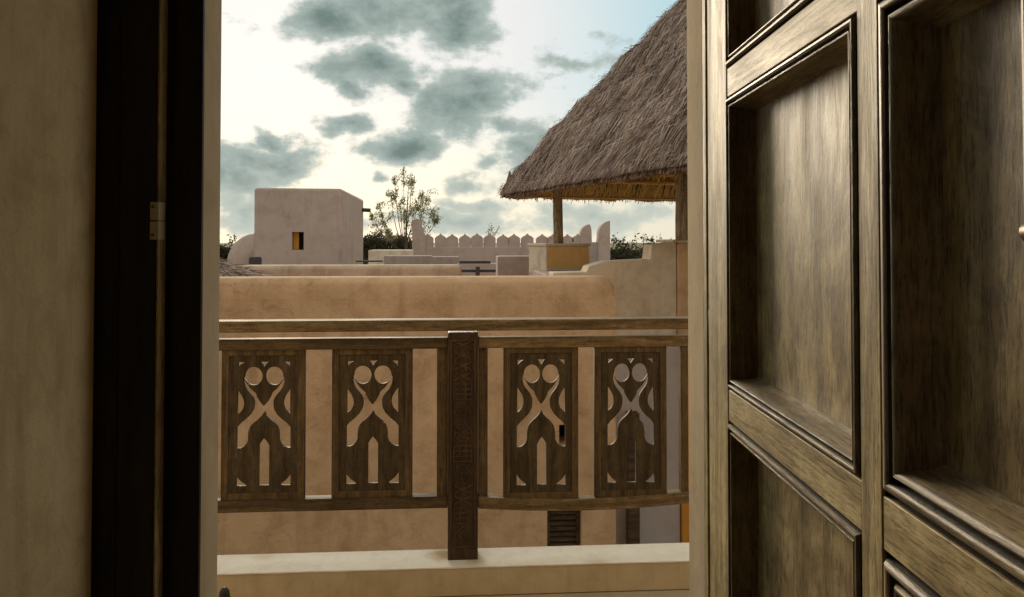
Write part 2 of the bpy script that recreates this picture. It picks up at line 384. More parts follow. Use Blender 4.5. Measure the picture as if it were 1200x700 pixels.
# ================================================================ THE ROOM WE STAND IN
XL, XR = -.4545, .445          # opening at the outer face
YA, YB, YO = 1.34, 1.373, 1.49
XI = onY(108, 300, YA).x       # inner reveal
XIR = .60
def S(o, kind='structure'): o['kind'] = kind; return o
S(wall_holes('outer_wall', -3.4, 3.4, -3.3, 3.3, YB+.012, YO, [(XL, XR, 0, 2.2)], MT['reveal'], bevel=.006))
S(wall_holes('inner_wall', -2.3, 2.1, 0, 2.9, .85, YB+.010, [(XI, XIR, 0, 2.26)], MT['interior'], T=lambda p: Vector((p.x+.05 if abs(p.x-XI) < .01 and p.y < 1 else p.x, p.y, p.z))))
S(box('floor', -2.3, 2.1, -3.2, YO, -.12, 0, MT['room'], bevel=0))
S(box('ceiling', -2.45, 2.25, -3.35, YB, 2.9, 3.05, MT['ceil'], bevel=0))
def Tside(x): return lambda p: Vector((x + (p.y), p.x, p.z))
S(wall_holes('side_wall', -3.2, .85, 0, 2.9, -.15, 0, [(.10, .78, .2, 2.7)], MT['room'], T=lambda p: Vector((-2.3+p.y, p.x, p.z))))  # window opening added in this unseen wall to light the door leaf
S(wall_holes('side_wall', -3.2, .85, 0, 2.9, 0, .15, [], MT['room'], T=lambda p: Vector((2.1+p.y, p.x, p.z))))
S(wall_holes('back_wall', -2.45, 2.25, 0, 2.9, -3.35, -3.2, [], MT['room']))

# ---------------------------------------------------------------- door frame
xa = onY(183, 300, YA).x
df = thing('door_frame', 'dark brown wooden door frame set in the thick doorway wall', 'door frame', (XI, YA, 0))
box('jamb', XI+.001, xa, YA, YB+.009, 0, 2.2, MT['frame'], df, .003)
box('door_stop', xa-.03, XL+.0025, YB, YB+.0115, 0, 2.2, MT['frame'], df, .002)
box('lit_edge', xa+.0004, xa+.0032, YA+.0005, YB-.0005, 0, 2.2, MT['door_v'], df, 0)  # lighter wood puts the light on the jamb's side edge into colour
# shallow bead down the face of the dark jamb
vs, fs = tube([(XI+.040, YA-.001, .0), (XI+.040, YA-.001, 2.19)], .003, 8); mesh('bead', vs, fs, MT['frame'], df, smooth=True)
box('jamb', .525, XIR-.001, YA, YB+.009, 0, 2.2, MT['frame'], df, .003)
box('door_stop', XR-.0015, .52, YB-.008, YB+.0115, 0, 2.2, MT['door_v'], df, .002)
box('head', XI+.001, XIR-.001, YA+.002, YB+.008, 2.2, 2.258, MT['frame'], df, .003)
za, zb = onY(183, 281, YA).z, onY(183, 237, YA).z; zm = (za+zb)/2
sp = box('strike_plate', onY(176.5, 260, YA).x, xa+.0045, YA-.0035, YA+.026, za, zm-.0012, MT['brass'], df, .001)
box('strike_plate', onY(176.5, 260, YA).x, xa+.0045, YA-.0035, YA+.026, zm+.0012, zb, MT['brass'], df, .001)
for zz in (za+.008, zb-.008):
    vs, fs = tube([(xa-.005, YA-.0022, zz), (xa-.005, YA-.0045, zz)], .0028, 10); mesh('screw', vs, fs, MT['bronze'], df)

# ---------------------------------------------------------------- door leaf  (local x: from the hinge towards the room, y: into the leaf, z up)
XC0 = .354; D0 = 1.386
door = thing('door', 'olive brown wooden door standing open into the room, deep moulded panels', 'door', W(XC0, D0, 0), -math.pi/2-A, local=True)
def s_of(px): return D0 - XC0*F/(px-600)
SC1 = (s_of(852), s_of(1006)); SC2 = (s_of(1030), .885); LEN = .985
ROWS = [(.085, .490), (.540, 1.020), (EYE-.244, EYE+.236), (EYE+.283, 2.075)]
TOP = 2.165; TH = .052
def dpart(name, x0,x1,z0,z1,mat,y0=0,y1=TH,bevel=.0015): return box(name, x0,x1,y0,y1,z0,z1, mat, door, bevel)
dpart('stile', 0, SC1[0], .015, TOP, MT['door_v'])
dpart('stile', SC1[1], SC2[0], .015, TOP, MT['door_v'])
dpart('stile', SC2[1], LEN, .015, TOP, MT['door_v'])
zr = [.015] + [v for r in ROWS for v in r] + [TOP]
for c in (SC1, SC2):
    for k in range(5): dpart('rail', c[0]+.0006, c[1]-.0006, zr[2*k], zr[2*k+1], MT['door_h'], y0=.0004+.0003*k)
prof = [(0,.004),(.0012,.0095),(.0038,.0100),(.0046,.001),(.0065,-.003),(.0095,-.0035),(.0115,-.001),(.0123,.0085),(.0148,.0090),(.0155,.002),(.0175,-.0015),(.0195,-.001),(.0212,.003),(.0222,.012),(.0232,.024),(.0250,.0325),(.0275,.036),(.0285,.041)]
def moulding(c, r, k):
    n = len(prof)
    pv = []
    for (o, h) in prof:
        o *= k
        pv.append([(c[0]+o, h, r[0]+o), (c[1]-o, h, r[0]+o), (c[1]-o, h, r[1]-o), (c[0]+o, h, r[1]-o)])
    for side in range(4):
        vs, fs = [], []
        for ring in pv: vs += [ring[side], ring[(side+1) % 4]]
        for i in range(n-1): fs.append((2*i, 2*i+1, 2*i+3, 2*i+2))
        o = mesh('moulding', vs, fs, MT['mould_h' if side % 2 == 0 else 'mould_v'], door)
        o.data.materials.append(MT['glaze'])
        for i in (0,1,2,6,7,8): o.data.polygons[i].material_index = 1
        for i, p in enumerate(o.data.polygons): p.use_smooth = True
        o.data.set_sharp_from_angle(angle=R(50))
        bm = bmesh.new(); bm.from_mesh(o.data); bmesh.ops.recalc_face_normals(bm, faces=bm.faces)
        bm.to_mesh(o.data); bm.free()
        if sum(p.normal.y*p.area for p in o.data.polygons) > 0: o.data.flip_normals()
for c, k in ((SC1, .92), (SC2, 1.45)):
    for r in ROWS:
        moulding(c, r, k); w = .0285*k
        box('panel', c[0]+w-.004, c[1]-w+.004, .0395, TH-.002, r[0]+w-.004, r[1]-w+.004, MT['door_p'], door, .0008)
# end of the leaf closing the recess edges and the back
box('back_board', .001, LEN-.001, TH+.0005, TH+.006, .016, TOP-.001, MT['door_v'], door, 0)
# lever handle on the lock stile
hz = zat(271, .48); hs = .945
hb = tube([(hs, -.001, hz-.004), (hs, -.006, hz-.004)], [.022,.020], 20); hb = mesh('rose', hb[0], hb[1], MT['bronze'], door, smooth=False)
vs, fs = tube([(hs, -.004, hz), (hs, -.026, hz), (hs-.006, -.034, hz), (hs-.018, -.036, hz), (hs-.031, -.036, hz-.001), (hs-.035, -.036, hz-.001)], [.007,.0065,.0068,.0068,.0066,.0035], 14)
mesh('handle', vs, fs, MT['bronze'], door, smooth=True)
for hzz in (.35, 1.15, 1.95):
    vs, fs = tube([(-.006, .006, hzz-.045), (-.006, .006, hzz+.045)], .0055, 12); mesh('hinge', vs, fs, MT['frame'], door, smooth=True)

# ================================================================ BALCONY
S(box('balcony_floor', -2.2, 2.4, YO, 3.05, -.20, -.004, MT['floor'], bevel=0))
KF, KB, KZ = 2.877, 3.045, .106
S(box('kerb', -2.2, 2.4, KF, KB, -.002, KZ-.003, MT['kerb'], bevel=.004))
# kerb top whitened in colour for the sky light on it, with worn edges
def kerb_top():
    vs, fs = [], []; n = 120
    for i in range(n+1):
        x = -2.2+4.6*i/n
        w1 = .0012*math.sin(x*31)+.002*noise.noise(Vector((x*6,0,0))); w2 = .0015*noise.noise(Vector((x*9,4,0)))
        vs += [(x, KF-.0025, KZ-.004+w1*.5), (x, KF-.0015, KZ+w2*.6), (x, KB, KZ+.0005), (x, KB+.001, KZ-.02)]
    for i in range(n):
        for j in range(3): a = 4*i+j; fs.append((a, a+4, a+5, a+1))
    o = mesh('kerb_lit_top', vs, fs, MT['white']); o['kind'] = 'structure'; return o
kt = kerb_top()
bm = bmesh.new(); bm.from_mesh(kt.data); bmesh.ops.recalc_face_normals(bm, faces=bm.faces); bm.to_mesh(kt.data); bm.free()
if sum(p.normal.z for p in kt.data.polygons) < 0: kt.data.flip_normals()

YR = 2.965      # front of the fretwork
rx = lambda px: onY(px, 480, YR).x
rz = lambda px, py: onY(px, py, YR).z
rail = thing('balcony_railing', 'dark carved wooden balcony railing with pierced fretwork panels and centre post', 'railing', (rx(542), YR, KZ))
hz0, hz1 = rz(390, 388), rz(390, 375)
box('handrail', rx(60), rx(960), YR-.035, YR+.045, hz0, hz1, MT['rail'], rail, .004, )
hl, hr = rz(390, 409.5), rz(390, 396.5)
xpL, xpR = rx(525), rx(560)
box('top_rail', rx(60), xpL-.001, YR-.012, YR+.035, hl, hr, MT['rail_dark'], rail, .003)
box('top_rail', xpR+.001, rx(960), YR-.012, YR+.035, hl, hr, MT['rail'], rail, .003)
bl, bh = rz(390, 597.5), rz(390, 583.5)
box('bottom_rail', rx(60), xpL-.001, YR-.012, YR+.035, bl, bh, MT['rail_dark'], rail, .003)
# right-hand bottom rail, which has sagged a little
vs, fs = [], []; n = 24; x0, x1 = xpR+.001, rx(960)
for i in range(n+1):
    x = x0+(x1-x0)*i/n; t = (x-x0)/(rx(805)-x0); sag = -.022*math.sin(math.pi*min(1, max(0, t*.92+.05)))**.8
    vs += [(x,YR-.012,bl+sag),(x,YR+.035,bl+sag),(x,YR+.035,bh+sag),(x,YR-.012,bh+sag)]
for i in range(n):
    for j in range(4): fs.append((4*i+j, 4*i+(j+1) % 4, 4*i+4+(j+1) % 4, 4*i+4+j))
fs += [(3,2,1,0), (4*n,4*n+1,4*n+2,4*n+3)]
o = mesh('bottom_rail', vs, fs, MT['rail'], rail, bevel=.003)
bm = bmesh.new(); bm.from_mesh(o.data); bmesh.ops.recalc_face_normals(bm, faces=bm.faces); bm.to_mesh(o.data); bm.free()
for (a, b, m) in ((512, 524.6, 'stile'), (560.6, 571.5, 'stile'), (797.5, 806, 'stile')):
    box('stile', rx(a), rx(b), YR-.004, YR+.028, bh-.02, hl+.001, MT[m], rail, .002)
# fretwork outline (units of the panel, traced once, cut through 22 mm board)
def fret_mesh():
    PW, PH = 345.0, 610.0
    def c(p): return ((p[0]-187.5)/PW, (650-p[1])/PH)
    mir = lambda pts: [(375-x+3, y) for x, y in pts][::-1]
    cx, cy, r = 146, 148, 38.5
    tipa = 212
    arc = [(cx+r*math.cos(R(t)), cy-r*math.sin(R(t))) for t in [tipa+(540-tipa)*k/22 for k in range(23)]]   # from the tip under the circle and round to the left
    outer = [(103,158),(103,172),(108,190),(118,207),(131,221),(142,235),(147.5,249),(148,264),(145,284),(133,305),(112,325),(90,342),(76,358),(76,400),(76,444),(92,443),(107,436),(119,424),(125,410),(125,390),(127,372),(133,355),(146,340),(164,327),(180,312),(192,296)]
    top_in = [(184,264),(175,253),(167,241),(161,230),(159,221),(153,214),(145,208),(136,200),(128,190),(121,180)]      # from the V up to the hook's tip
    left = arc + outer
    right_rev = [(378-x, y) for x, y in left][::-1]
    X = left + right_rev + [(378-x, y) for x, y in top_in][::-1] + [(189, 269)] + top_in
    holes = [X]
    for h in ([(80,90),(113,90),(97,98),(86,107),(80,119)], [(78,200),(88,212),(99,228),(107,245),(109,262),(105,278),(96,292),(86,300),(78,305)],
              [(75,548),(85,562),(97,574),(110,583),(119,589),(119,597),(75,597)]):
        holes += [h, [(378-x, y) for x, y in h][::-1]]
    holes += [[(168,89),(212,89),(202,96),(195,106),(190,113),(184,106),(178,96)], [(191,400),(203,413),(214,430),(214,596),(169,596),(169,430),(180,413)]]
    cu = bpy.data.curves.new('fret', 'CURVE'); cu.dimensions = '2D'; cu.fill_mode = 'BOTH'
    def sp(pts):
        s = cu.splines.new('POLY'); s.points.add(len(pts)-1)
        for q, p in zip(s.points, pts): q.co = (p[0], p[1], 0, 1)
        s.use_cyclic_u = True
    wx, hy = .3, .3*PH/PW*1.0
    sp([(-.5*wx, 0), (.5*wx, 0), (.5*wx, hy), (-.5*wx, hy)])
    for h in holes: sp([((c(p)[0]*wx), c(p)[1]*hy) for p in h])
    cu.extrude = .0085; cu.bevel_depth = .0007; cu.bevel_resolution = 0; cu.offset = 0
    o = bpy.data.objects.new('fret_tmp', cu); COL.objects.link(o)
    bpy.context.view_layer.update()
    me = bpy.data.meshes.new_from_object(o.evaluated_get(bpy.context.evaluated_depsgraph_get()))
    bpy.data.objects.remove(o)
    for v in me.vertices: v.co = Vector((v.co.x, -v.co.z, v.co.y))
    me.flip_normals() if False else None
    bm = bmesh.new(); bm.from_mesh(me); bmesh.ops.remove_doubles(bm, verts=bm.verts, dist=1e-5); bmesh.ops.recalc_face_normals(bm, faces=bm.faces); bm.to_mesh(me); bm.free()
    me.name = 'fretwork_panel'
    return me, wx, hy
fm, fw, fh = fret_mesh(); fm.materials.append(MT['panel'])
bvs, bfs = [], []
for (x0_, x1_, z0_, z1_) in ((-fw*.5, -fw*.5+fw*.085, 0, fh), (fw*.5-fw*.085, fw*.5, 0, fh), (-fw*.414, fw*.414, fh-fh*.040, fh), (-fw*.414, fw*.414, 0, fh*.045)):
    k_ = len(bvs); bvs += boxv(x0_, x1_, -.0135, -.0085, z0_+.0005, z1_-.0005); bfs += [tuple(k_+q for q in f) for f in BOXF]
bme = bpy.data.meshes.new('border'); bme.from_pydata(bvs, [], bfs); bme.materials.append(MT['stile'])
def fret(px0, px1, z0, z1):
    o = bpy.data.objects.new('fretwork_panel', fm); COL.objects.link(o); o.parent = rail
    a, b = rx(px0), rx(px1)
    o.location = Vector(((a+b)/2, YR+.010, z0)) - Vector(rail.location); o.scale = ((b-a)/fw, 1, (z1-z0)/fh)
    bo = bpy.data.objects.new('border', bme); COL.objects.link(bo); bo.parent = o
    bv = bo.modifiers.new('bevel', 'BEVEL'); bv.width = .0015; bv.segments = 2
    return o
fret(259.5, 357, bh-.001, hl+.001); fret(389, 483, bh-.001, hl+.001)
fret(590, 677.5, bh-.022, hl+.001); fret(697, 781, bh-.020, hl+.001)
fret(128, 226, bh-.001, hl+.001)
# centre post with shallow carving
pz1 = rz(540, 389)
PY = YR-.028
p = box('post', xpL, xpR, PY, YR+.06, KZ+.001, pz1-.002, MT['post'], rail, .003)
pw = xpR-xpL; cxp = (xpL+xpR)/2
vs, fs = [], []
def strand(pts, r=.0028): tube([(x, PY-.0008, z) for x, z in pts], r*1.5, 6, vs, fs)
hw = pw*.27; za, zb = KZ+.05, pz1-.03
for sx in (-1, 1): strand([(cxp+sx*pw*.40, za), (cxp+sx*pw*.40, zb)], .0032)
z = zb; kinds = ['loop','loop','grid','diamond','rosette','grid','diamond','loop','grid','diamond']
k = 0
strand([(cxp-pw*.4, zb), (cxp+pw*.4, zb)]); strand([(cxp-pw*.4, za), (cxp+pw*.4, za)])
cell = (zb-za)/len(kinds)
for kd in kinds:
    z0 = z-cell
    if kd == 'loop':
        for s in (-1, 1):
            strand([(cxp+s*hw*math.cos(2*math.pi*i/16), z0+cell*i/16) for i in range(17)])
            strand([(cxp+s*hw*.45*math.cos(2*math.pi*i/16), z0+cell*i/16) for i in range(17)], .002)
    elif kd == 'grid':
        for i in range(4): strand([(cxp-hw*1.1, z0+cell*(i+.5)/4), (cxp+hw*1.1, z0+cell*(i+.5)/4)], .0022)
        for i in range(4): strand([(cxp-hw*1.1+2.2*hw*i/3, z0+cell*.08), (cxp-hw*1.1+2.2*hw*i/3, z0+cell*.92)], .0022)
    elif kd == 'diamond':
        for q in (1, .6, .25): strand([(cxp-hw*q, z0+cell/2), (cxp, z0+cell/2+cell*.48*q), (cxp+hw*q, z0+cell/2), (cxp, z0+cell/2-cell*.48*q), (cxp-hw*q, z0+cell/2)], .0022)
    else:
        for q in (1, .6): strand([(cxp+hw*q*math.cos(t*math.pi/10), z0+cell/2+hw*q*math.sin(t*math.pi/10)) for t in range(21)], .0022)
        for t in range(8): strand([(cxp, z0+cell/2), (cxp+hw*.95*math.cos(t*math.pi/4), z0+cell/2+hw*.95*math.sin(t*math.pi/4))], .002)
    z = z0
mesh('carving', vs, fs, MT['post'], p)
for px in (64, 940):
    box('end_post', rx(px), rx(px+24), YR-.02, YR+.05, KZ+.001, hz0-.002, MT['post'], rail, .003)
# little black object on the balcony floor
c = at(263, 687.5, 2.35)
vs, fs = [], []
pr = [(.0,.030),(.010,.031),(.03,.027),(.05,.024),(.068,.023),(.075,.018),(.078,.008)]
hh = c.z
for (h, r) in [(q[0]/.078*hh, q[1]*.78) for q in pr]:
    for i in range(20): t = 2*math.pi*i/20; vs.append((c.x+r*math.cos(t), c.y+r*math.sin(t), h-.003))
for i in range(len(pr)-1):
    for j in range(20): fs.append((i*20+j, i*20+(j+1) % 20, i*20+20+(j+1) % 20, i*20+20+j))
fs.append(tuple(range(20))[::-1]); fs.append(tuple(range(len(pr)*20-20, len(pr)*20)))
tag(mesh('door_stop', vs, fs, MT['black'], smooth=True), 'small black rounded stop on the balcony floor at lower left', 'door stop')

# ================================================================ NEIGHBOURING HOUSE WALLS
GZ = -3.3
S(mesh('ground', [(-900,-900,GZ),(900,-900,GZ),(900,1500,GZ),(-900,1500,GZ)], [(0,1,2,3)], MT['ground']))
YW = 6.0
wx = lambda px, py=350: onY(px, py, YW).x
wz = lambda px, py: onY(px, py, YW).z
# front wall with a rounded coping, small window and louvred shutter
wt = wz(480, 325)
fw_ = thing('parapet_wall', 'long tan plastered wall with rounded top directly behind the balcony railing', 'wall', (wx(480), YW, GZ))
hs_ = (wx(641), wx(681), wz(660, 690), wz(660, 594)); hw_ = (wx(655), wx(668), wz(660, 522), wz(660, 498))
def lumpy(p):
    q = noise.noise(Vector((p.x*.7, 0, p.z*.9)))*.012
    return Vector((p.x, p.y+q, p.z))
ww = wall_holes('wall', wx(-260), wx(721), GZ, wt-.16, YW, YW+.34, [hs_, hw_], MT['tan'], fw_)
# coping: a subtly uneven softened ridge that rounds down at its free end
vs, fs = [], []; NX = 110; xa_, xb_ = wx(-260), wx(721)+.004
for i in range(NX+1):
    x = xa_+(xb_-xa_)*i/NX if i < NX-8 else xb_-(xb_-xa_)*8/NX*(1-math.sin((i-NX+8)/8*math.pi/2))
    dz_ = .010*noise.noise(Vector((x*1.3, 2, 0)))+.004*noise.noise(Vector((x*5, 7, 0)))
    q = max(0, 1-(xb_-x)/.16); end = .13*(1-math.sqrt(max(0, 1-q*q)))
    ins = .05*(1-math.sqrt(max(0, 1-q*q)))
    vs.append((x, YW-.001+ins, wt-.17))
    for k in range(13):
        t = math.pi*k/12; c_, s_ = math.cos(t), math.sin(t)
        c_ = math.copysign(abs(c_)**.6, c_); s_ = s_**.6
        vs.append((x, YW+.17-c_*(.171-ins), wt-.10+min(0, dz_-end+.02)+s_*.10 if s_ > .01 else wt-.13-end*.2))
    vs.append((x, YW+.341-ins, wt-.17))
for i in range(NX):
    for k in range(14): a = i*15+k; fs.append((a, a+15, a+16, a+1))
fs.append(tuple(NX*15+k for k in range(15)))
mesh('coping', vs, fs, MT['tan'], fw_, smooth=True)
box('recess', hw_[0]-.05, hw_[1]+.05, YW+.30, YW+.335, hw_[2]-.05, hw_[3]+.05, MT['dark'], fw_, 0)  # black sheet painting the shade inside the small window
sh = box('shutter', hs_[0]-.01, hs_[1]+.01, YW+.13, YW+.15, hs_[2]-.01, hs_[3]+.01, MT['dark'], fw_, 0)
zz = hs_[3]
box('shutter_frame', hs_[0], hs_[0]+.03, YW+.07, YW+.125, hs_[2], hs_[3], MT['shutter'], fw_, .002); box('shutter_frame', hs_[1]-.03, hs_[1], YW+.07, YW+.125, hs_[2], hs_[3], MT['shutter'], fw_, .002)
while zz > hs_[2]:
    mesh('slat', [(hs_[0]+.031, YW+.075, zz-.033),(hs_[1]-.031,YW+.075,zz-.033),(hs_[1]-.031,YW+.118,zz),(hs_[0]+.031,YW+.118,zz),
                   (hs_[0]+.031, YW+.075, zz-.041),(hs_[1]-.031,YW+.075,zz-.041),(hs_[1]-.031,YW+.118,zz-.008),(hs_[0]+.031,YW+.118,zz-.008)], BOXF, MT['shutter'], fw_)
    zz -= .043
# second, further wall
Y2 = 8.6
bw = tag(wall_holes('neighbour_wall', onY(150,320,Y2).x, onY(541,320,Y2).x, GZ, onY(420,311,Y2).z, Y2, Y2+.3, [], MT['mid'], bevel=.05, seg=3),
    'low pale tan wall just behind the long rounded wall, below the square tower', 'wall')
# wall under the thatched shelter (stepped)
Y3 = 7.35
u3 = lambda px, py=300: onY(px, py, Y3)
ZS = onY(760, 398, Y3).z
poly = [(u3(648).x, Y3, ZS), (u3(793).x, Y3, ZS), (u3(793).x, Y3, u3(793,283.5).z), (u3(764).x, Y3, u3(764,287).z), (u3(762).x, Y3, u3(762,304).z), (u3(711).x, Y3, u3(711,306.5).z), (u3(690).x, Y3, u3(690,312.5).z), (u3(687).x, Y3, u3(687,319).z), (u3(648).x, Y3, u3(648,320).z)]
sw = thing('stepped_wall', 'pale plastered wall stepping up at right below the thatched shelter', 'wall', (u3(760).x, Y3, -.2))
prism('wall', poly, (0, .35, 0), MT['pale'], sw, bevel=.012)
box('buttress', u3(793.5).x, u3(860).x, Y3-.02, Y3+.6, ZS, u3(793,284.5).z, MT['tan'], sw, .02)
box('coping', u3(787).x, u3(860).x, Y3-.04, Y3+.62, u3(793,284.2).z, u3(793,280.8).z, MT['pale'], sw, .012)
# lower storey beyond the courtyard, its shade put into lilac plaster
lw = thing('courtyard_wall', 'courtyard wall coloured lilac grey for shade, seen through the right fretwork with orange strip', 'wall', (onY(760,600,8.2).x, 8.2, GZ))
box('wall', onY(600,500,7.37).x, onY(797,500,7.37).x, 7.37, 7.69, GZ, ZS-.002, MT['lilac'], lw, .01)
box('warm_lit_wall', onY(797.5,500,7.37).x, onY(860,500,7.37).x, 7.345, 7.69, GZ, ZS-.002, MT['orange'], lw, .01)  # warm lamp light on this strip, put in as orange plaster
cp = thing('courtyard_post', 'brown timber post standing in front of the lilac courtyard wall', 'post', (onY(743,600,7.2).x, 7.2, GZ))
box('shaft', onY(736.5,600,7.2).x, onY(750,600,7.2).x, 7.2, 7.32, GZ, -.32, MT['shutter'], cp, .006)
# terrace deck under and beyond the shelter
dk = EYE-.345
deck = box('terrace', onY(622,320,9.4).x, 7.5, 7.75, 9.7, GZ, dk, MT['greyp'], bevel=.02); S(deck)
S(box('lower_terrace', -12, 9, 9.71, 24.4, GZ, EYE-.95, MT['greyp'], bevel=.02))

# ================================================================ THATCHED SHELTER
e1 = Vector((.342,-.94)).normalized(); e2 = Vector((.94,.342)).normalized()
def C2(v, z): return W(v.x, v.y, z)
cl = Vector((-.085, 9.5)); EV = EYE+.60; SIDE = 5.0; APZ = EYE+3.86
cn = cl+e1*SIDE; cf = cl+e2*SIDE; cr = cn+e2*SIDE; cen = (cl+cr)/2
hut = thing('thatched_shelter', 'tall open roof shelter of shaggy grey brown thatch on wooden poles', 'shelter', C2(cen, dk))
apex = C2(cen, APZ)
corners = [C2(cl,EV), C2(cn,EV), C2(cr,EV), C2(cf,EV)]
# solid core of the roof
inn = [c.lerp(C2(cen,EV), .03) + Vector((0,0,-.02)) for c in corners]
ap2 = apex+Vector((0,0,-.28))
vs = [c+Vector((0,0,.03)) for c in inn] + [apex+Vector((0,0,-.06))] + inn + [ap2]
fs = [(0,1,4),(1,2,4),(2,3,4),(3,0,4)] + [(6,5,9),(7,6,9),(8,7,9),(5,8,9)] + [(i, 5+i, 5+(i+1) % 4, (i+1) % 4) for i in range(4)]
mesh('roof_core', vs, fs, MT['core'], hut)
def face_pts(a, b):
    return corners[a], corners[b]
def blades(name, faces, mat, under=False, seed=1):
    rnd = random.Random(seed); vs, fs = [], []
    for (a, b, cnt) in faces:
        P, Q = corners[a], corners[b]; along = (Q-P).normalized(); mid = (P+Q)/2; slope = (mid-apex).normalized()
        nrm = along.cross(slope).normalized()
        if nrm.z < 0: nrm = -nrm
        for i in range(cnt):
            t = math.sqrt(rnd.random()) if not under else rnd.random()**.6
            u = rnd.random(); L1 = P.lerp(Q, u)
            # step-like courses
            base = apex.lerp(L1, t*1.0)
            lump = noise.noise(base*1.4)*.06 + noise.noise(base*4)*.035
            cq = (t*8.5 + .25*noise.noise(base*.9)) % 1.0; lump += .045*cq**1.5
            tuft = noise.noise(Vector((u*34, t*9, a)))
            ln = rnd.uniform(.10,.32); wd = rnd.uniform(.0025,.0065)
            d = (slope + along*(rnd.gauss(0,.13)+tuft*.38) ).normalized()
            if under:
                s = base - nrm*(.07+rnd.random()*.05); lift = -nrm*rnd.uniform(0,.04); ln *= 1.1
                if t > .985: ln *= .4
            else:
                s = base + nrm*(.03+lump+rnd.random()*.03); lift = nrm*(rnd.uniform(-.01,.035)+ (rnd.random() < .07)*rnd.uniform(0,.08))
                if t > .95: ln *= .6
            if cq > .8: lift -= nrm*.03; ln *= 1.25
            sd = d.cross(nrm).normalized()
            sd = (sd + nrm*rnd.gauss(0,.5)).normalized()*wd
            m = s+d*ln*.5+lift*.9; e = s+d*ln+lift*.7
            if e.z < EV-.05: e = s+(e-s)*max(.15, min(1, (s.z-(EV-.05))/max(.01, s.z-e.z)))
            k = len(vs); vs += [s-sd, s+sd, m+sd*.8, m-sd*.8, e]; fs += [(k,k+1,k+2,k+3), (k+3,k+2,k+4)]
    return mesh(name, vs, fs, mat, hut, kind='stuff')
blades('straw', [(0,1,125000),(3,0,9000),(1,2,5000),(2,3,4000)], MT['straw'], seed=3)
blades('straw_lining', [(0,1,3000),(3,0,12000),(2,3,12000),(1,2,3000)], MT['straw_under'], True, 4)
# straw fringe at the eaves and hip tufts
def fringe():
    rnd = random.Random(9); vs, fs = [], []
    for (a, b, cnt) in ((0,1,7000),(3,0,7000),(1,2,1500),(2,3,1500)):
        P, Q = corners[a], corners[b]; along = (Q-P).normalized(); slope = (((P+Q)/2)-apex).normalized()
        for i in range(cnt):
            u = rnd.random(); s = P.lerp(Q, u) - slope*rnd.uniform(.05,.30) + Vector((0,0,rnd.uniform(-.07,.06)))
            droop = .030*noise.noise(Vector((u*16, a*3, 0)))+.02*noise.noise(Vector((u*50, a*3, 5)))
            d = (slope*.8 + Vector((0,0,-.55)) + along*rnd.gauss(0,.16)).normalized(); ln = rnd.uniform(.18,.40)+droop
            e = s+d*ln; lim = EV-.070+droop*.7+rnd.uniform(-.010,.008)
            if e.z < lim: e = s+(e-s)*max(.05, (s.z-lim)/max(.01, s.z-e.z))
            sd = (along + Vector((rnd.gauss(0,.4), rnd.gauss(0,.4), 0))).normalized()*rnd.uniform(.007,.014)
            k = len(vs); vs += [s-sd, s+sd, e+sd*.7, e-sd*.7]; fs.append((k,k+1,k+2,k+3))
    mesh('eave_fringe', vs, fs, MT['straw'], hut, kind='stuff')
    vs, fs = [], []
    for a in range(4):
        P = corners[a]; hip = (P-apex).normalized(); out = Vector((P.x-apex.x, P.y-apex.y, 0)).normalized(); side = Vector((-out.y, out.x, 0))
        for i in range(4200 if a in (0,1) else 800):
            t = rnd.random(); s = apex.lerp(P, t) + Vector((0,0,rnd.uniform(-.02,.05))) + out*rnd.uniform(-.06,.03)+ side*rnd.gauss(0,.07)
            lp = .05*noise.noise(Vector((t*14, a, 0)))
            s += Vector((0,0,lp))
            d = (hip + out*rnd.uniform(-.08,.20) + side*rnd.gauss(0,.35) + Vector((0,0,rnd.gauss(-.05,.06)))).normalized(); ln = rnd.uniform(.12,.32)*(1.5 if rnd.random() < .04 else 1)
            if t > .93: ln *= .5
            sd = (side+Vector((0,0,rnd.gauss(0,.5)))).normalized()*rnd.uniform(.005,.011)
            k = len(vs); vs += [s-sd, s+sd, s+d*ln]; fs.append((k,k+1,k+2))
    mesh('hip_straw', vs, fs, MT['straw'], hut, kind='stuff')
fringe()
def hp(i, j, z): return C2(cl + e1*i + e2*j, z)     # place within the shelter plan
bz = EV+.02
posts = [(.5,.5), (3.2,.5), (4.5,.5), (.5,4.5), (4.5,4.5)]
for (i, j) in posts:
    zb_ = dk if (i, j) not in ((.5,.5), (3.2,.5)) else zat(286, 9.27)-.01
    if (i, j) == (3.2,.5): zb_ = EYE+.0
    tubeobj('pole', wobbly(hp(i,j,zb_), hp(i,j,bz+.42), 6, .008), [.062,.058,.060,.056,.058,.055,.055], MT['pole'], hut, 12)
# wall plates resting on the poles, then rafters and battens
for (p0, p1) in (((.2,.5),(4.8,.5)), ((.5,.2),(.5,4.8)), ((4.5,.2),(4.5,4.8)), ((.2,4.5),(4.8,4.5))):
    zl = EYE+(.80 if p0[1] == p1[1] else .735)
    for dd in (0, .115):
        tubeobj('wall_plate', wobbly(hp(p0[0],p0[1],zl+dd), hp(p1[0],p1[1],zl+dd), 8, .006), .030 if dd == 0 else .042, MT['beam'], hut, 10)
def under(t, P): return apex.lerp(P, t) + Vector((0,0,-.20))
for a, b in ((0,1),(1,2),(2,3),(3,0)):
    for q in range(1, 10): 
        P = corners[a].lerp(corners[b], q/10); tubeobj('rafter', wobbly(under(.12 if q in (5,) else .25, P), under(.945, P), 5, .006), .022, MT['beam'], hut, 6)
    for t in (.95,.88,.80,.72,.6,.48,.36):
        tubeobj('batten', wobbly(under(t, corners[a])+Vector((0,0,-.02)), under(t, corners[b])+Vector((0,0,-.02)), 8, .005), .012, MT['beam'], hut, 5)
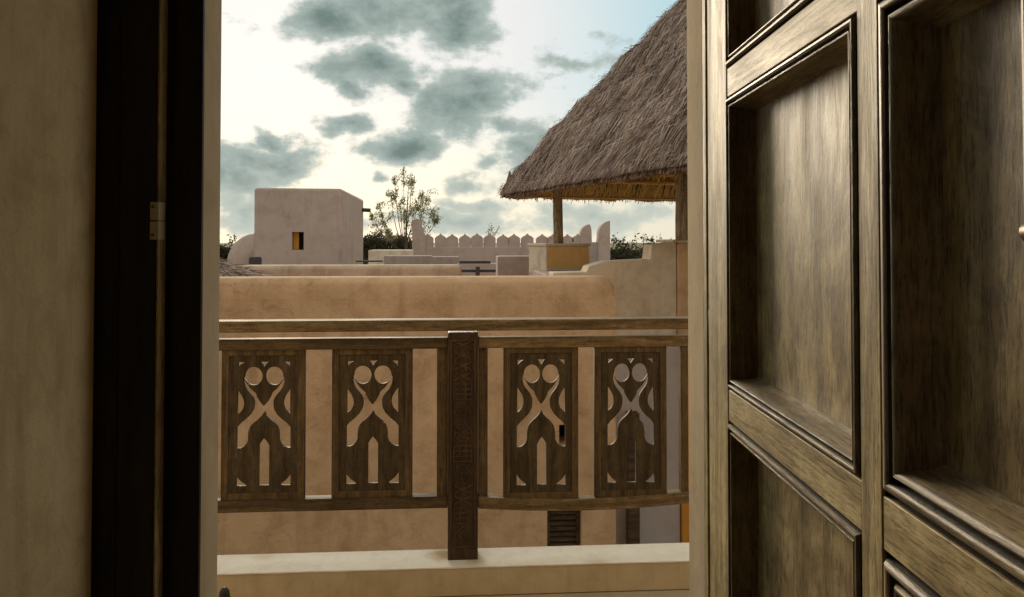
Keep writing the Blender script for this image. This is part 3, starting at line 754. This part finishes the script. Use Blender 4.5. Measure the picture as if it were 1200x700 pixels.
for a in range(4): tubeobj('hip_rafter', wobbly(under(.02, corners[a]), under(.95, corners[a]), 6, .006), .035, MT['beam'], hut, 8)
# square base below the front pole
pb = hp(.5,.5,0)
pier = thing('pier', 'ochre and cream square masonry pier carrying the left shelter pole', 'pier', (pb.x, pb.y, dk))
def rot4(cx, cy, h, dx1, dx2):
    return [C2(cl+e1*(.5+a*h)+e2*(.5+b*h), 0) for a, b in ((1,-1),(1,1),(-1,1),(-1,-1))]
q = rot4(0,0,.275,0,0); tz = zat(288.5, 9.1)
vs = [(v.x,v.y,dk-.05) for v in q]+[(v.x,v.y,tz) for v in q]
mesh('shaft', vs, [(0,1,5,4),(1,2,6,5),(2,3,7,6),(3,0,4,7),(4,5,6,7),(3,2,1,0)], MT['pale'], pier, bevel=.01)
q2 = [C2(cl+e1*(.5+.279)+e2*(.5+b), 0) for b in (-.262,.274)]
mesh('ochre_face', [(q2[0].x,q2[0].y,dk+.03),(q2[1].x,q2[1].y,dk+.03),(q2[1].x,q2[1].y,tz-.012),(q2[0].x,q2[0].y,tz-.012)], [(0,1,2,3)], MT['ochre'], pier)  # flat ochre sheet over the near face of the pier
q3 = rot4(0,0,.29,0,0)
vs = [(v.x,v.y,tz) for v in q3]+[(v.x,v.y,tz+.03) for v in q3]
mesh('cap', vs, [(0,1,5,4),(1,2,6,5),(2,3,7,6),(3,0,4,7),(4,5,6,7),(3,2,1,0)], MT['pale'], pier, bevel=.008)

# small old thatch heap at the left behind the long wall
a0 = at(225, 318, 7.6)
rnd = random.Random(5); vs, fs = [], []
tc_ = Vector((at(262,300,7.6).x-.35, at(262,300,7.6).y+.2, zat(299, 7.6)))
lr = thing('low_thatch_roof', 'dark weathered low thatch slope behind the long wall at far left', 'thatch roof', (tc_.x, tc_.y, GZ))
n = 24; rr = .78; zb_ = zat(331, 7.6)
vs = [tuple(tc_)]+[(tc_.x+rr*math.cos(2*math.pi*i/n), tc_.y+rr*.8*math.sin(2*math.pi*i/n), zb_+.02*math.sin(i*2.3)) for i in range(n)]
mesh('roof_core', vs, [(0,1+i,1+(i+1) % n) for i in range(n)], MT['core'], lr)
vs, fs = [], []
for i in range(5000):
    t = math.sqrt(rnd.random()); g = rnd.random()*2*math.pi
    P = Vector((tc_.x+rr*math.cos(g), tc_.y+rr*.8*math.sin(g), zb_)); s = tc_.lerp(P, t)+Vector((0,0,.01+rnd.random()*.02)); d = (P-tc_).normalized()
    sd = Vector((-math.sin(g), math.cos(g), rnd.gauss(0,.5))).normalized()*rnd.uniform(.004,.011); e = s+d*rnd.uniform(.1,.22)+Vector((0,0,rnd.uniform(-.01,.03)))+sd*rnd.gauss(0,4)
    k = len(vs); vs += [s-sd, s+sd, e]; fs.append((k,k+1,k+2))
mesh('straw', vs, fs, MT['straw'], lr, kind='stuff')
box('wall', tc_.x-.6, tc_.x+.6, tc_.y-.45, tc_.y+.45, GZ, zb_-.02, MT['tan'], lr, .02)

# ================================================================ SQUARE TOWER
TD = 22.0
tA = at(297, 300, TD); tB = at(400.5, 300, TD+.3); tC = at(425.5, 300, TD+6.0)
tdir = (tB-tA); tdir.z = 0; TW = tdir.length; tdir.normalize(); tin = Vector((-tdir.y, tdir.x, 0))
depth_ = (tC-tB); depth_.z = 0; TL = depth_.length; tin = depth_.normalized()
tz1 = zat(220.5, TD+.1); tz0 = GZ
tw = thing('square_tower', 'square grey plastered tower with one small window and softened corners', 'tower', (tA.x, tA.y, GZ))
TT = lambda p: Vector((tA.x, tA.y, 0)) + tdir*p.x + tin*p.y + Vector((0,0,p.z))
wpos = lambda px: (px-297)/(400.5-297)*TW
wh = (wpos(341.5), wpos(355.5), zat(293, TD+.15), zat(272, TD+.15))
def tower_front():
    return wall_holes('wall', 0, TW, tz0, tz1, 0, .35, [wh], MT['tower'], tw, T=TT)
# whole shell as one closed mesh: front plate with the window, then sides/back/top
xs, zs, solid = holed([0,TW],[tz0,tz1],[wh])
vs, fs, ix = [], [], {}
def vid(x, y, z):
    k = (round(x,4), round(y,4), round(z,4))
    if k not in ix: ix[k] = len(vs); vs.append(TT(Vector((x,y,z))))
    return ix[k]
for i in range(len(xs)-1):
    for j in range(len(zs)-1):
        if solid(i,j): fs.append((vid(xs[i],0,zs[j]),vid(xs[i+1],0,zs[j]),vid(xs[i+1],0,zs[j+1]),vid(xs[i],0,zs[j+1])))
h = wh
for (p, q) in (((h[0],h[2]),(h[1],h[2])), ((h[1],h[2]),(h[1],h[3])), ((h[1],h[3]),(h[0],h[3])), ((h[0],h[3]),(h[0],h[2]))):
    fs.append((vid(p[0],.4,p[1]),vid(q[0],.4,q[1]),vid(q[0],0,q[1]),vid(p[0],0,p[1])))
for j in range(len(zs)-1):
    fs.append((vid(TW,0,zs[j]),vid(TW,TL,zs[j]),vid(TW,TL,zs[j+1]),vid(TW,0,zs[j+1])))
    fs.append((vid(0,TL,zs[j]),vid(0,0,zs[j]),vid(0,0,zs[j+1]),vid(0,TL,zs[j+1])))
for i in range(len(xs)-1):
    fs.append((vid(xs[i],0,tz1),vid(xs[i+1],0,tz1),vid(xs[i+1],TL,tz1),vid(xs[i],TL,tz1)))
    fs.append((vid(xs[i+1],TL,tz0),vid(xs[i],TL,tz0),vid(xs[i],TL,tz1),vid(xs[i+1],TL,tz1)))
mesh('wall', vs, fs, MT['tower'], tw, bevel=.085, seg=4, inner=lambda c: h[2]-.02 < c.z < h[3]+.02)
def tbox(name, x0,x1,y0,y1,z0,z1,mat,bevel=.005): 
    return mesh(name, [TT(Vector(v)) for v in boxv(x0,x1,y0,y1,z0,z1)], BOXF, mat, tw, bevel=bevel)
tbox('window_shade_sheet', h[0]-.1, h[1]+.1, .41, .5, h[2]-.1, h[3]+.1, MT['dark'], 0)  # black sheet painting the unlit inside of the tower
tbox('shutter', h[0]+.005, h[0]+(h[1]-h[0])*.47, .22, .26, h[2]+.005, h[3]-.005, MT['orange'])  # orange board added in place of the window's lit inner jamb
sp_ = TT(Vector((TW, TL*.93, 0)))
z_ = zat(246, TD+5.6)
tubeobj('rain_spout', [sp_+Vector((-.1,0,z_)), sp_+Vector((.30,0,z_-.02))], .07, MT['timber'], tw, 8)

# dome behind the tower at the left
dc = at(301, 305, 25.5); vs, fs = [], []; n = 36; rr = 33/F*25.5; dh = zat(273.5,25.5)-zat(309,25.5); z0 = zat(309,25.5)
dm = thing('dome', 'pale plastered dome rising behind the left side of the tower', 'dome', (dc.x, dc.y, GZ))
for i in range(11):
    ph = math.pi/2*i/10
    for j in range(n): t = 2*math.pi*j/n; vs.append((dc.x+rr*math.cos(ph)*math.cos(t), dc.y+rr*math.cos(ph)*math.sin(t), z0+dh*math.sin(ph)))
for i in range(10):
    for j in range(n): fs.append((i*n+j, i*n+(j+1) % n, i*n+n+(j+1) % n, i*n+n+j))
mesh('shell', vs, fs, MT['tower'], dm, smooth=True)
box('drum', dc.x-rr*.98, dc.x+rr*.98, dc.y-rr*.9, dc.y+rr*.9, GZ, z0-.02, MT['greyp'], dm, .05)

# ================================================================ CRENELLATED WALL
YC = 24.5
cx_ = lambda px: onY(px, 300, YC).x
cz_ = lambda py: onY(580, py, YC).z
cw = thing('crenellated_wall', 'pale wall topped by a row of pointed merlons between two horned ends', 'wall', (cx_(590), YC, GZ))
box('wall', cx_(497.5), cx_(668), YC, YC+.35, GZ, cz_(290), MT['tower'], cw, .02)
box('wall', cx_(668.1), cx_(701), YC-.02, YC+.33, GZ, cz_(284), MT['greyp'], cw, .02)
tips = [500.8,516.2,529.8,544.8,559,573.8,589.8,602.6,618.3,635.7,648.5,665.5,677.5]
for i, tp in enumerate(tips):
    w = 7.0+random.uniform(-.25,.3); dy = random.uniform(-.8,.8); t = tp
    pts = [(t-w+.8, 291), (t-w, 286), (t-w-.1, 279.5+dy), (t-w*.75, 277.6+dy), (t-w*.25, 275.8+dy), (t, 273.6+dy), (t+w*.25, 275.8+dy), (t+w*.75, 277.6+dy), (t+w+.1, 279.5+dy), (t+w, 286), (t+w-.8, 291)]
    prism('merlon', [(cx_(a), YC+.03, cz_(b)) for a, b in pts], (0,.28,0), MT['tower'], cw, bevel=.012)
def horn(pts, y0=0, name='horn', mat='tower'): prism(name, [(cx_(a), YC+y0, cz_(b)) for a, b in pts], (0,.4,0), MT[mat], cw, bevel=.015)
horn([(483,330),(497.5,330),(499,279),(496.8,273),(494.5,268),(494,262),(494.6,258.5),(489,256.5),(483,258.5)], -.05, 'end_pier')
horn([(680.2,286),(680.2,274),(681.5,269.5),(684,266),(687,263.8),(691.5,262.6),(692.6,266),(693.4,270),(693.8,286)])
horn([(700,330),(700.4,286),(701.3,279),(701.4,273),(702.4,268),(705,263.8),(709,260.5),(714.8,258.3),(714.8,330)], -.05, 'end_pier')

# low roof-top walls between
def rooftop(name, p0, p1, y0, y1, D, dep, mat, label, cat='wall'):
    a = at(p0, y0, D); b = at(p1, y1, D)
    return tag(box(name, a.x, b.x, a.y, a.y+dep, GZ, max(a.z,b.z), MT[mat], None, .02), label, cat, 'low rooftop walls between the houses')
rooftop('rooftop_wall', 431.5, 481, 293.3, 316, 19.6, 1.2, 'pale', 'pale flat low rooftop wall right of the tower, in front of the dark bush')
rooftop('rooftop_wall', 450, 506, 300, 318, 16, .6, 'greyp', 'low bluish grey rooftop block with its right end meeting the lighter block')
rooftop('rooftop_wall', 505.5, 538, 301, 318, 15.2, .5, 'greyp', 'short grey rooftop block left of the dark beams')
rooftop('rooftop_wall', 583, 640, 300.5, 332, 10.3, .5, 'greyp', 'grey rooftop block standing left of the ochre pier')
rooftop('rooftop_wall', 536, 584, 309, 324, 14.6, .3, 'tower', 'pale strip of rooftop wall behind the two dark beams')
def beam(p0, p1, y, D, label, th=3.2):
    a = at(p0, y, D); b = at(p1, y, D); r = th/F*D/2
    return tag(box('beam', a.x, b.x, a.y, a.y+.08, a.z-r, a.z+r, MT['timber'], None, .004), label, 'beam', 'dark timber beams on the rooftops')
beam(538, 575, 307.6, 12.2, 'upper dark timber beam lying above the parapet in front of the merlons')
beam(538, 613, 317.7, 11.6, 'lower and longer dark timber beam crossing a short upright', 3.4)
beam(417, 448, 306.3, 12.4, 'short dark timber beam at the foot of the tower', 2)
a = at(557.3, 312.5, 11.55); b = at(562.3, 324, 11.55)
tag(box('beam_upright', a.x, b.x, a.y-.02, a.y+.05, b.z-.25, a.z, MT['timber'], None, .004), 'short dark upright block holding the lower beam', 'post')
a = at(291, 302, 20); tag(box('water_tank', a.x, a.x+.28, a.y, a.y+.3, a.z-.3, a.z+.02, MT['timber'], None, .05), 'small dark object between the dome and the tower', 'tank')

# ================================================================ TREES
def leaf_cloud(pts, size, rnd, droop=.5, asp=2.4):
    vs, fs = [], []
    for p in pts:
        d = Vector((rnd.gauss(0,.6), rnd.gauss(0,.6), rnd.gauss(-droop,.5))).normalized(); s = d.cross(Vector((rnd.gauss(0,1),rnd.gauss(0,1),rnd.gauss(0,1)))).normalized()
        l = size*rnd.uniform(.6,1.4); w = l/asp/2
        k = len(vs); vs += [p, p+d*l*.5+s*w, p+d*l, p+d*l*.5-s*w]; fs.append((k,k+1,k+2,k+3))
    return vs, fs
def feathery_tree(px, D, top_py, half_px, base_py, seed, label):
    rnd = random.Random(seed); b = at(px, 300, D); H = zat(top_py, D); hw = half_px/F*D
    root = thing('tree', label, 'tree', (b.x, b.y, GZ))
    vs, fs = [], []; tube(wobbly((b.x,b.y,GZ), (b.x+.2,b.y,H-.9), 8, .06), [.13-.0148*i for i in range(9)], 8, vs, fs)
    lp = []
    zb_ = zat(base_py, D)
    stems = [(-.95,.42),(-.78,.55),(-.60,.34),(-.42,.72),(-.25,.88),(-.08,.62),(.05,1.0),(.22,.95),(.30,.60),(.45,.75),(.62,.62),(.78,.74),(.92,.52),(1.02,.40),(-.5,.2),(.1,.4),(.55,.3)]
    for (sx, sh) in stems:
        tip = Vector((b.x+sx*hw+rnd.uniform(-.08,.08), b.y+rnd.uniform(-.6,.6), zb_+(H-zb_)*sh)); st = Vector((b.x+sx*hw*.25, b.y, zb_-.6+(H-zb_)*sh*.3))
        mid = st.lerp(tip,.5)+Vector((sx*.25,0,-.1)); pts = [st, mid, tip]; tube([st, st.lerp(mid,.6), mid.lerp(tip,.3), tip], [.022,.018,.012,.005], 5, vs, fs)
        for q in range(6):
            t = rnd.uniform(.35,1); o = mid.lerp(tip, t); dd = Vector((rnd.gauss(0,.22), rnd.gauss(0,.22), rnd.uniform(-.05,.4)))
            e = o+dd; tube([o, o.lerp(e,.5), e], [.012,.009,.004], 4, vs, fs)
            for s in range(30): 
                w = rnd.random()**.7; lp.append(o.lerp(e, w)+Vector((rnd.gauss(0,.05), rnd.gauss(0,.05), -rnd.random()*.22)))
        for s in range(24): lp.append(mid.lerp(tip, rnd.uniform(.1,1))+Vector((rnd.gauss(0,.08),rnd.gauss(0,.08),-rnd.random()*.3)))
    mesh('trunk', vs, fs, MT['bark'], root, smooth=True)
    v, f = leaf_cloud(lp, .11, rnd, 1.0, 2.6); mesh('crown', v, f, MT['leaf'], root)
feathery_tree(473, 35, 199, 38, 286, 21, 'thin feathery olive tree rising above the rooftops right of the tower')
def bush(name, blobs, D, label, cat='bush', n=2200, size=.13, mat='leafd', seed=1, twigs=0):
    rnd = random.Random(seed); c = at(blobs[0][0], 300, D); root = thing(name, label, cat, (c.x, c.y, GZ), 0, 'bushes beyond the rooftops' if name == 'bush' else None); lp = []
    vs, fs = [], []
    for (px, py, rx_, ry_) in blobs:
        o = at(px, py, D); a, h = rx_/F*D, ry_/F*D
        for k in range(3): tube(wobbly((o.x+rnd.uniform(-.2,.2), o.y, GZ), o+Vector((rnd.uniform(-.5,.5)*a, rnd.uniform(-.3,.3), h*.5)), 4, .08), [.07,.055,.04,.03,.012], 5, vs, fs)
        for i in range(int(n*rx_*ry_/400)):
            v = Vector((rnd.gauss(0,1),rnd.gauss(0,1),rnd.gauss(0,1))).normalized(); r = rnd.random()**.4
            k = 1+.28*noise.noise(v*2.3+Vector((px,py,0)))+.15*noise.noise(v*6)
            lp.append(o+Vector((v.x*a*r*k, v.y*a*r*k*.8, v.z*h*r*k)))
        for k in range(twigs):
            g = rnd.uniform(-1,1); s = o+Vector((g*a*.8,0,h*.6)); e = s+Vector((rnd.uniform(-.25,.45), rnd.uniform(-.2,.2), rnd.uniform(.25,.75)))
            tube([s, s.lerp(e,.5)+Vector((.03,0,0)), e], [.014,.010,.004], 4, vs, fs)
            for q in range(14): lp.append(s.lerp(e, rnd.uniform(.3,1))+Vector((rnd.gauss(0,.06),rnd.gauss(0,.05),rnd.gauss(0,.05))))
    mesh('branches', vs, fs, MT['bark'], root, smooth=True)
    v, f = leaf_cloud(lp, size, rnd, 0, 1.8); mesh('foliage', v, f, MT[mat], root)
bush('bush', [(452,292,34,18),(436,288,16,14),(468,290,18,14),(478,300,20,12),(455,305,40,14)], 38, 'dense dark bush between the tower and the merlon wall', seed=3, twigs=2, n=3000)
bush('bush', [(738,301,26,9),(724,299,12,8),(764,300,14,9),(748,306,40,10)], 30, 'dark bush right of the horned wall end, with bare twigs', seed=5, twigs=6, n=3000)
bush('bush', [(262,297,14,10),(272,301,18,10),(245,299,22,12)], 36, 'dark bush at far left behind the dome', seed=8, twigs=4, n=3000)
bush('bush', [(785,299,20,8),(810,300,30,10)], 40, 'dark bush between the shelter poles at right', seed=11, twigs=5, n=2500)
bush('sapling', [(574,284,7,6)], 34, 'wispy twig tips showing over the middle merlons', 'sapling', 500, .08, 'leaf', 12, 6)
